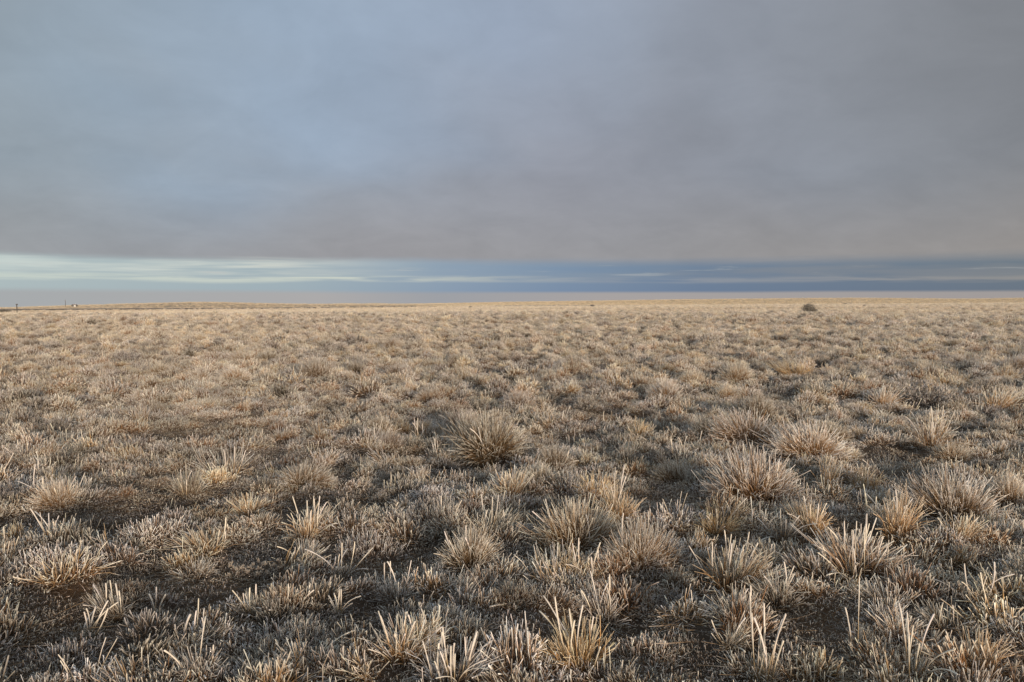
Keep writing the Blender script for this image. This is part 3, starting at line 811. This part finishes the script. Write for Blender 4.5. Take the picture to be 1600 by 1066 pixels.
def scatter(name, label, pts, rot, scl, idx, meshes):
    me = bpy.data.meshes.new(name)
    n = len(pts)
    me.vertices.add(n); me.vertices.foreach_set('co', np.ascontiguousarray(pts, np.float32).ravel())
    for nm, arr in (('turn', rot), ('size', scl)):
        a = me.attributes.new(nm, 'FLOAT_VECTOR', 'POINT'); a.data.foreach_set('vector', np.ascontiguousarray(arr, np.float32).ravel())
    a = me.attributes.new('variant', 'INT', 'POINT'); a.data.foreach_set('value', np.ascontiguousarray(idx, np.int32))
    me.update()
    o = obj(name, me)
    tag(o, label, kind='stuff')
    t = bpy.data.node_groups.new(name, 'GeometryNodeTree')
    t.interface.new_socket('Geometry', in_out='INPUT', socket_type='NodeSocketGeometry')
    t.interface.new_socket('Geometry', in_out='OUTPUT', socket_type='NodeSocketGeometry')
    gi = t.nodes.new('NodeGroupInput'); go = t.nodes.new('NodeGroupOutput')
    inst = t.nodes.new('GeometryNodeInstanceOnPoints')
    m2p = t.nodes.new('GeometryNodeMeshToPoints')
    g2i = t.nodes.new('GeometryNodeGeometryToInstance')
    # geometry plugs stack in reverse order of linking: add the last variant first
    for k, ms in reversed(list(enumerate(meshes))):
        oi = t.nodes.new('GeometryNodeObjectInfo')
        oi.inputs['Object'].default_value = proto_object(f'{name}_variant', ms)
        oi.inputs['As Instance'].default_value = False
        t.links.new(oi.outputs['Geometry'], g2i.inputs[0])
    def attr(nm, ty):
        a = t.nodes.new('GeometryNodeInputNamedAttribute'); a.data_type = ty; a.inputs[0].default_value = nm
        return a.outputs[0]
    t.links.new(gi.outputs[0], m2p.inputs[0])
    t.links.new(m2p.outputs[0], inst.inputs['Points'])
    t.links.new(g2i.outputs[0], inst.inputs['Instance'])
    inst.inputs['Pick Instance'].default_value = True
    t.links.new(attr('variant', 'INT'), inst.inputs['Instance Index'])
    t.links.new(attr('turn', 'FLOAT_VECTOR'), inst.inputs['Rotation'])
    t.links.new(attr('size', 'FLOAT_VECTOR'), inst.inputs['Scale'])
    t.links.new(inst.outputs[0], go.inputs[0])
    md = o.modifiers.new('scatter', 'NODES'); md.node_group = t
    return o

def wedge(r0, r1, dens, g, half=R(44)):
    area = half*(r1*r1-r0*r0)
    n = int(area*dens)
    r = np.sqrt(g.uniform(r0*r0, r1*r1, n)); a = g.uniform(-half, half, n)
    return r*np.sin(a), r*np.cos(a)

# bare hollows seen in the photo (column, row, width px)
BARE = [pix_ground(a, b)+(c,) for a, b, c in [(330, 888, 0.34), (560, 985, 0.25), (130, 948, 0.28), (1215, 975, 0.36), (1415, 728, 0.42), (255, 772, 0.45), (405, 722, 0.45), (860, 1000, 0.26), (1000, 1010, 0.2), (1320, 850, 0.3), (1030, 790, 0.35), (560, 925, 0.25), (1080, 1040, 0.25), (760, 1010, 0.2), (1560, 1000, 0.3), (60, 820, 0.3), (300, 680, 0.6)]]

def cover(x, y):
    """How much turf grows here, 0..1."""
    c = smooth(0.45*fbm(x*1.35+3, y*1.35, 3, 21)+0.55*fbm(x*3.1, y*3.1, 3, 3), 0.35, 0.48)
    for bx, by, br in BARE:
        d = np.hypot(x-bx, (y-by)*0.9)
        c = c*smooth(d, br*0.55, br*1.1)
    return c

T_GREY = lib('turf_grey', make_cushion, range(400, 405), M_TURF, n=210, rad=0.10, L0=0.052)
T_MAUVE = lib('turf_mauve', make_cushion, range(405, 408), M_TURF, n=190, rad=0.09, L0=0.038, base=(0.10, 0.065, 0.045), mid=(0.20, 0.13, 0.08), tip=(0.78, 0.70, 0.62), frost=0.62)
T_BROWN = lib('turf_brown', make_cushion, range(408, 412), M_TURF, n=210, rad=0.10, L0=0.050, base=(0.16, 0.075, 0.030), mid=(0.29, 0.16, 0.07), tip=(0.80, 0.71, 0.60), frost=0.62)
T_STRAW = lib('turf_straw', make_fan, range(412, 416), M_BLADE, n=110, spread=58, L0=0.085, mid=(0.42, 0.28, 0.15), tip=RIME_W, frost=0.55, w=(0.0018, 0.0036))
T_SPRIG = lib('turf_sticks', make_sticks, range(416, 420), M_STALK, n=6, L0=0.14, w=(0.0020, 0.0036))
T_LIT = lib('litter', make_litter, range(420, 424), M_TURF)
turf_meshes = T_GREY+T_MAUVE+T_BROWN+T_STRAW+T_SPRIG
MINI = (lib('mini_grey', make_mini, range(500, 505), M_TURF)
        + lib('mini_rust', make_mini, range(505, 509), M_TURF, base=(0.17, 0.075, 0.028), mid=(0.30, 0.158, 0.072), tip=(0.82, 0.72, 0.61), frost=0.70)
        + lib('mini_brown', make_mini, range(509, 513), M_TURF, base=(0.10, 0.058, 0.032), mid=(0.19, 0.115, 0.065), tip=(0.76, 0.69, 0.62), frost=0.66)
        + lib('mini_straw', make_mini, range(513, 517), M_TURF, base=(0.22, 0.12, 0.05), mid=(0.46, 0.28, 0.125), tip=(0.87, 0.78, 0.66), frost=0.60, loose=1.4)
        + lib('mini_dark', make_mini, range(517, 520), M_TURF, base=(0.07, 0.048, 0.032), mid=(0.12, 0.088, 0.06), tip=(0.62, 0.58, 0.53), frost=0.74))
MINI_OFF = [(0, 5), (5, 4), (9, 4), (13, 4), (17, 3)]
# towards the horizon only the whitened upper blades are seen
F_GREY = lib('far_grey', make_cushion, range(440, 445), M_TURF, n=190, rad=0.11, L0=0.055, mid=(0.38, 0.275, 0.19), tip=(0.70, 0.625, 0.56), frost=0.36, w=(0.0028, 0.0046))
F_MAUVE = lib('far_mauve', make_cushion, range(445, 448), M_TURF, n=170, rad=0.10, L0=0.040, mid=(0.30, 0.235, 0.18), tip=(0.58, 0.53, 0.48), frost=0.38, w=(0.0028, 0.0046))
F_BROWN = lib('far_brown', make_cushion, range(448, 452), M_TURF, n=190, rad=0.11, L0=0.050, base=(0.20, 0.11, 0.045), mid=(0.40, 0.24, 0.125), tip=(0.72, 0.585, 0.45), frost=0.45, w=(0.0028, 0.0046))
F_STRAW = lib('far_straw', make_fan, range(452, 456), M_BLADE, n=90, spread=58, L0=0.095, mid=(0.46, 0.315, 0.19), tip=(0.75, 0.645, 0.52), frost=0.40, w=(0.0026, 0.0046))
far_meshes = F_GREY+F_MAUVE+F_BROWN+F_STRAW+T_SPRIG
T_MAT = lib('mat', make_cushion, range(460, 464), M_TURF, n=260, rad=0.10, L0=0.020, base=(0.10, 0.064, 0.040), mid=(0.18, 0.115, 0.070), tip=(0.66, 0.59, 0.52), w=(0.0013, 0.0024), frost=0.62, flat=0.1)
OFF = np.cumsum([0, 5, 3, 4, 4, 4])

def pick_variant(x, y, g, near):
    n = len(x)
    gz = fbm(x*0.8, y*0.8, 2, 31)
    px = 800+FPX*x/y
    east = smooth(px, 250, 1150)*0.55+0.25
    far = smooth(np.hypot(x, y), 5, 14)
    p_straw = 0.05+0.08*east*(gz > 0.5)+0.14*far
    p_stick = 0.11+0.06*east+0.12*far
    p_brown = np.where(gz > 0.50, 0.48, 0.16)*(0.55+east)
    p_mauve = 0.12*(1-far)
    u = g.random(n)
    v = np.full(n, 0)
    sel = g.integers(0, 1000, n)
    v = OFF[0]+sel % 5
    b = p_straw; m = u < b; v[m] = OFF[3]+sel[m] % 4
    b2 = b+p_stick; m = (u >= b) & (u < b2); v[m] = OFF[4]+sel[m] % 4
    b3 = b2+p_brown; m = (u >= b2) & (u < b3); v[m] = OFF[2]+sel[m] % 4
    b4 = b3+p_mauve; m = (u >= b3) & (u < b4); v[m] = OFF[1]+sel[m] % 3
    return v

def turf(name, label, zones, seed, meshes):
    g = np.random.default_rng(seed)
    P, Rr, S, I = [], [], [], []
    for r0, r1, dens, sc, keep in zones:
        x, y = wedge(r0, r1, dens, g)
        c = cover(x, y)
        m = g.random(len(x)) < np.maximum(c, keep)
        x, y = x[m], y[m]
        n = len(x)
        v = pick_variant(x, y, g, r0 < 8)
        s = sc*g.uniform(0.7, 1.3, n)
        P.append(np.stack([x, y, ground_z(x, y)-0.004*sc], -1))
        Rr.append(np.stack([g.normal(0, 0.10, n), g.normal(0, 0.10, n), g.uniform(0, 6.28, n)], -1))
        S.append(np.stack([s, s, s*g.uniform(0.8, 1.25, n)], -1)); I.append(v)
    return scatter(name, label, np.concatenate(P), np.concatenate(Rr), np.concatenate(S), np.concatenate(I), meshes)

turf('short_grass', 'short frosted turf covering the soil', [(0.9, 7, 62, 0.80, 0.03), (7, 15, 34, 0.80, 0.05)], 51, turf_meshes)
turf('distant_grass', 'frosted grass of the farther plain', [(15, 22, 20, 0.85, 0.06), (22, 36, 12, 0.95, 0.10), (36, 70, 5, 1.3, 0.25), (70, 215, 1.8, 2.2, 0.8), (215, 430, 0.25, 4.0, 0.9), (430, 760, 0.06, 7.0, 0.95)], 52, far_meshes)

# small grass mounds standing shoulder to shoulder, far too many to count
def mounds(zones, seed):
    g = np.random.default_rng(seed)
    P, Rr, S, I = [], [], [], []
    for r0, r1, cell, sc in zones:
        m = int(r1/cell)+2
        ix, iy = np.meshgrid(np.arange(-m, m+1), np.arange(0, m+1))
        x = (ix+(iy % 2)*0.5+g.uniform(-0.46, 0.46, ix.shape)).ravel()*cell
        y = (iy+g.uniform(-0.46, 0.46, ix.shape)).ravel()*cell
        r = np.hypot(x, y)
        k = (r > r0) & (r < r1) & (np.abs(np.arctan2(x, y)) < R(44))
        x, y = x[k], y[k]
        c = cover(x, y)
        k = g.random(len(x)) < 0.10+0.86*c
        pl = np.array(placed)
        x, y = x[k], y[k]
        if r0 < 15:
            ok = np.concatenate([np.min(np.hypot(a[:, None]-pl[None, :, 0], b[:, None]-pl[None, :, 1])-pl[None, :, 2]*0.7, 1) > 0 for a, b in zip(np.array_split(x, 30), np.array_split(y, 30))])
            x, y = x[ok], y[ok]
        n = len(x)
        gz = fbm(x*0.7, y*0.7, 2, 31); gy = fbm(x*0.45+9, y*0.45, 2, 77)
        px = 800+FPX*x/y
        east = smooth(px, 250, 1150)
        p = np.stack([0.42-0.12*east, 0.10+0.22*(gz > 0.52)+0.08*east, 0.24+0*x, 0.12+0.14*east+0.15*(gy > 0.55)+0.2*smooth(np.hypot(x, y), 8, 30), 0.13+0.10*(gy < 0.42)], -1)
        p = np.cumsum(p/p.sum(1)[:, None], 1); u = g.random(n)[:, None]
        kind = np.minimum((u > p).sum(1), 4)
        off = np.array([o for o, c_ in MINI_OFF])[kind]; cnt = np.array([c_ for o, c_ in MINI_OFF])[kind]
        I.append(off+g.integers(0, 1000, n) % cnt)
        s_ = sc*np.clip(g.lognormal(-0.06, 0.24, n), 0.5, 1.35 if r0 < 8 else 1.7)
        P.append(np.stack([x, y, ground_z(x, y)-0.006*s_], -1))
        Rr.append(np.stack([g.normal(0, 0.12, n), g.normal(0, 0.12, n), g.uniform(0, 6.28, n)], -1))
        S.append(np.stack([s_*g.uniform(0.85, 1.25, n), s_, s_*g.uniform(0.85, 1.35, n)], -1))
    return scatter('mound_grass', 'countless small frosted grass mounds', np.concatenate(P), np.concatenate(Rr), np.concatenate(S), np.concatenate(I), MINI)
mounds([(0.9, 8, 0.152, 0.90), (8, 16, 0.23, 1.22), (16, 36, 0.33, 1.6), (36, 75, 0.60, 2.5)], 91)

gl = np.random.default_rng(61)
x, y = wedge(0.9, 9, 34, gl)
n = len(x)
scatter('dead_leaf_litter', 'fallen dead blades lying on the soil', np.stack([x, y, ground_z(x, y)], -1), np.stack([np.zeros(n), np.zeros(n), gl.uniform(0, 6.28, n)], -1), np.repeat(gl.uniform(0.7, 1.2, n)[:, None], 3, 1), gl.integers(0, 4, n), T_LIT)

x, y = wedge(0.9, 9, 62, gl)
n = len(x); sc = gl.uniform(0.7, 1.3, n)
scatter('moss_grass_mat', 'thin frosty mat of moss and dead grass on the soil', np.stack([x, y, ground_z(x, y)-0.002], -1), np.stack([np.zeros(n), np.zeros(n), gl.uniform(0, 6.28, n)], -1), np.repeat(sc[:, None], 3, 1), gl.integers(0, 4, n), T_MAT)

# coarse dry grass standing on the far rises
def hill_grass(name, label, which, meshes, dens, size, seed):
    g = np.random.default_rng(seed); P = []; S = []
    for w in which:
        G, dist, mat = RIDGES[w]
        n = dens
        u = g.uniform(0, G.shape[1]-1.001, n); t = g.uniform(0.0, 4.2, n)
        i, j = t.astype(int), u.astype(int); a, b = (t-i)[:, None], (u-j)[:, None]
        P.append((G[i, j]*(1-a)+G[i+1, j]*a)*(1-b)+(G[i, j+1]*(1-a)+G[i+1, j+1]*a)*b)
        S.append(g.uniform(0.7, 1.3, n)*size)
    P = np.concatenate(P); S = np.concatenate(S); n = len(P)
    scatter(name, label, P, np.stack([np.zeros(n), np.zeros(n), g.uniform(0, 6.28, n)], -1), np.stack([S, S, S*0.6], -1), g.integers(0, len(meshes), n), meshes)
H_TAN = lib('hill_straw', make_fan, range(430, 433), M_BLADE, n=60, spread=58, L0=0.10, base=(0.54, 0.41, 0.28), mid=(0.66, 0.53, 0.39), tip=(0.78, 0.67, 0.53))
H_SUNPAINT = lib('gold_straw', make_fan, range(433, 436), M_BLADE, n=60, spread=58, L0=0.10, base=(0.64, 0.49, 0.32), mid=(0.72, 0.57, 0.40), tip=(0.78, 0.65, 0.48))  # tufts of the far plain, sunlight painted into their gold tones too
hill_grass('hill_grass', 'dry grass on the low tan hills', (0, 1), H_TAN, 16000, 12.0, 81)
hill_grass('plain_grass', 'dry grass of the far plain, sunlight painted in as gold', (2,), H_SUNPAINT, 32000, 22.0, 82)

# far tussocks past the three hundred that show largest
gf = np.random.default_rng(71)
mass = L_DOME+L_DARK+L_FAN+L_FANO+L_SHRUB
P, Rr, S, I = [], [], [], []
for r0, r1, dens in ((7, 14, 1.4), (14, 40, 1.5), (40, 100, 0.6), (100, 215, 0.13)):
    x, y = wedge(r0, r1, dens, gf)
    keep = fbm(x*0.25, y*0.25, 2, 41) > 0.36
    x, y = x[keep], y[keep]
    if r0 < 14:
        pl = np.array(placed)
        ok = np.min(np.hypot(x[:, None]-pl[None, :, 0], y[:, None]-pl[None, :, 1])-pl[None, :, 2], 1) > 0.12
        x, y = x[ok], y[ok]
    n = len(x)
    s = np.minimum(gf.lognormal(-0.68, 0.42, n), 1.05)*(1.0 if r0 < 40 else 1.2)
    P.append(np.stack([x, y, ground_z(x, y)-0.005], -1)); Rr.append(np.stack([np.zeros(n), np.zeros(n), gf.uniform(0, 6.28, n)], -1))
    S.append(np.stack([s, s, s*gf.uniform(0.75, 1.1, n)], -1))
    wt = np.array([1.5]*6+[4.0]*4+[1.0]*6+[1.6]*4+[5.0]*4); I.append(gf.choice(len(mass), n, p=wt/wt.sum()))
scatter('distant_tussock_grass', 'countless farther tussocks dotting the plain', np.concatenate(P), np.concatenate(Rr), np.concatenate(S), np.concatenate(I), mass)

# ------------------------------------------------------------------ far bushes
def bush(px, py, wpx, hpx, dist, label, seed, name='bush'):
    g = np.random.default_rng(seed)
    x = (px-800)/FPX*dist; y = dist
    z = float(ground_z(x, y))
    w, h = wpx/FPX*dist, hpx/FPX*dist
    e = bpy.data.objects.new(name, None); col.objects.link(e); e.location = (x, y, z-0.02)
    tag(e, label, 'bush', 'dark bushes far out on the plain')
    n = 26
    phi = g.uniform(0, 6.28, n); u = np.sqrt(g.uniform(0, 1, n))
    bs = np.stack([np.cos(phi)*0.08*u, np.sin(phi)*0.08*u, np.zeros(n)], -1)
    tw = blades(n, bs, phi, R(6)+R(66)*u, g.uniform(0.6, 1.0, n)*(0.75*h+0.22*w*u), g.normal(0, R(16), n), np.full(n, 0.03*w), 4, g.normal(0, 0.4, n), tones(n, (0.06, 0.05, 0.042), (0.08, 0.066, 0.055), (0.12, 0.10, 0.085), g=g), np.full(n, 0.9), g=g, tip_w=0.4, base_w=1.0)
    b = obj('branches', mesh_tris('branches', *tw), M_SHRUB, e); tag(b, kind='stuff')
    m = 1500
    d = g.normal(0, 1, (m, 3)); d /= np.linalg.norm(d, axis=1)[:, None]; 
    lump = 0.45+0.95*fbm(d[:, 0]*2.3+seed, d[:, 1]*2.3+d[:, 2]*1.7, 2, seed)
    rr = g.uniform(0.15, 1.05, m)**0.5*lump
    p = d*rr[:, None]*np.array([w/2, w/2, h*0.52])+np.array([0, 0, 0.50*h])
    p[:, 2] = np.abs(p[:, 2]-0.03*h)+0.03*h
    lf = blades(m, p, np.arctan2(d[:, 1], d[:, 0])+g.normal(0, 0.7, m), np.abs(g.normal(R(35), R(28), m)), g.uniform(0.05, 0.11, m)*w, g.normal(0, R(20), m), g.uniform(0.009, 0.018, m)*w, 2, None, tones(m, (0.065, 0.053, 0.043), (0.11, 0.097, 0.085), (0.34, 0.32, 0.30), 0.25, g=g), g.normal(0.65, 0.2, m), g=g)
    f = obj('foliage', mesh_tris('foliage', *lf), M_SHRUB, e); tag(f, kind='stuff')
    return e

bush(1264, 494, 20, 17, 72, 'dark round bush standing alone on the plain, the largest', 1)
bush(1274, 495, 7, 9, 71.5, 'small twiggy bush at the right foot of the lone round one', 2)
bush(925, 478, 7, 4, 190, 'tiny dark bush on the skyline near the middle of the photo', 3)
bush(735, 479, 5, 3.5, 185, 'tiny dark bush on the skyline left of the middle', 4)
bush(1320, 474, 7, 3, 200, 'low dark bush on the skyline right of the lone round bush', 5)
bush(6, 484, 20, 5, 185, 'long dark bush line at the left end of the skyline', 6)
bush(1350, 482, 5, 4, 130, 'small dark bush a little beyond the lone round bush', 7)

# ------------------------------------------------------------------ post, pole and farmhouse
def prism(pts_bottom, pts_top):
    n = len(pts_bottom)
    V = list(pts_bottom)+list(pts_top)
    T = []
    for i in range(n):
        j = (i+1) % n
        T += [(i, j, n+j), (i, n+j, n+i)]
    for i in range(1, n-1):
        T += [(0, i+1, i), (n, n+i, n+i+1)]
    return np.array(V, float), np.array(T)

def boxm(name, x0, x1, y0, y1, z0, z1, mat, parent=None, taper=1.0):
    cx, cy = (x0+x1)/2, (y0+y1)/2
    q = [(x0, y0), (x1, y0), (x1, y1), (x0, y1)]
    V, T = prism([(a, b, z0) for a, b in q], [(cx+(a-cx)*taper, cy+(b-cy)*taper, z1) for a, b in q])
    return obj(name, mesh_tris(name, V, T, None, False), mat, parent)

def post(px, dist, hgt, wid, label, cross=False, name='fence_post'):
    x = (px-800)/FPX*dist
    e = bpy.data.objects.new(name, None); col.objects.link(e)
    e.location = (x, dist, float(ground_z(x, dist))-0.1)
    V, T = prism([(wid/2*math.cos(a), wid/2*math.sin(a), 0) for a in np.arange(8)*math.pi/4], [(wid*0.42*math.cos(a), wid*0.42*math.sin(a), hgt) for a in np.arange(8)*math.pi/4])
    obj('shaft', mesh_tris('shaft', V, T), M_WOOD, e)
    if cross:
        boxm('crossarm', -0.9, 0.9, -wid*0.7, -wid*0.45, hgt*0.9, hgt*0.9+0.14, M_WOOD, e)
        for q in (-0.75, 0.75):
            boxm('insulator', q-0.05, q+0.05, -wid*0.65, -wid*0.5, hgt*0.9+0.14, hgt*0.9+0.32, M_WHITE, e)
    else:
        boxm('post_cap', -wid*0.8, wid*0.8, -wid*0.8, wid*0.8, hgt, hgt+0.12, M_WOOD, e, 0.7)
    tag(e, label, 'pole' if cross else 'post')
    return e
p = post(27, 128, 1.75, 0.17, 'dark wooden post at the left end of the plain')
p = post(103, 880, 7.5, 0.5, 'thin utility pole left of the white farmhouse on the skyline', True, 'utility_pole')
p.location.z = CAM_H+(HORIZON-479.3)/FPX*880

def farmhouse(px, row, dist):
    e = bpy.data.objects.new('farmhouse', None); col.objects.link(e)
    e.location = ((px-800)/FPX*dist, dist, CAM_H+(HORIZON-row)/FPX*dist)
    tag(e, 'tiny white farmhouse on the far left skyline', 'house')
    boxm('wall', -3.4, 3.4, -2.2, 2.2, -1.0, 2.2, M_WHITE, e)
    V, T = prism([(-3.7, -2.5, 2.2), (3.7, -2.5, 2.2), (3.7, 2.5, 2.2), (-3.7, 2.5, 2.2)], [(-3.6, -0.05, 3.5), (3.6, -0.05, 3.5), (3.6, 0.05, 3.5), (-3.6, 0.05, 3.5)])
    rf = obj('roof', mesh_tris('roof', V, T, None, False), M_ROOF, e)
    boxm('chimney', 1.6, 2.1, -0.3, 0.3, 3.0, 4.1, M_WHITE, rf)
    boxm('door', -0.5, 0.5, -2.26, -2.203, -0.5, 1.6, M_WOOD, e)
    for q in (-2.2, 2.2):
        boxm('window', q-0.5, q+0.5, -2.25, -2.203, 0.3, 1.4, M_PANE, e)
    return e
farmhouse(117, 478.6, 890).scale = (0.65, 0.65, 0.65)
for px, lab, s in ((113.6, 'dark bush against the left gable of the farmhouse', 21), (120.6, 'dark bush against the right gable of the farmhouse', 22)):
    b = bush(px, 478, 3.0, 2.6, 886, lab, s)
    b.location.z = CAM_H+(HORIZON-479.0)/FPX*886
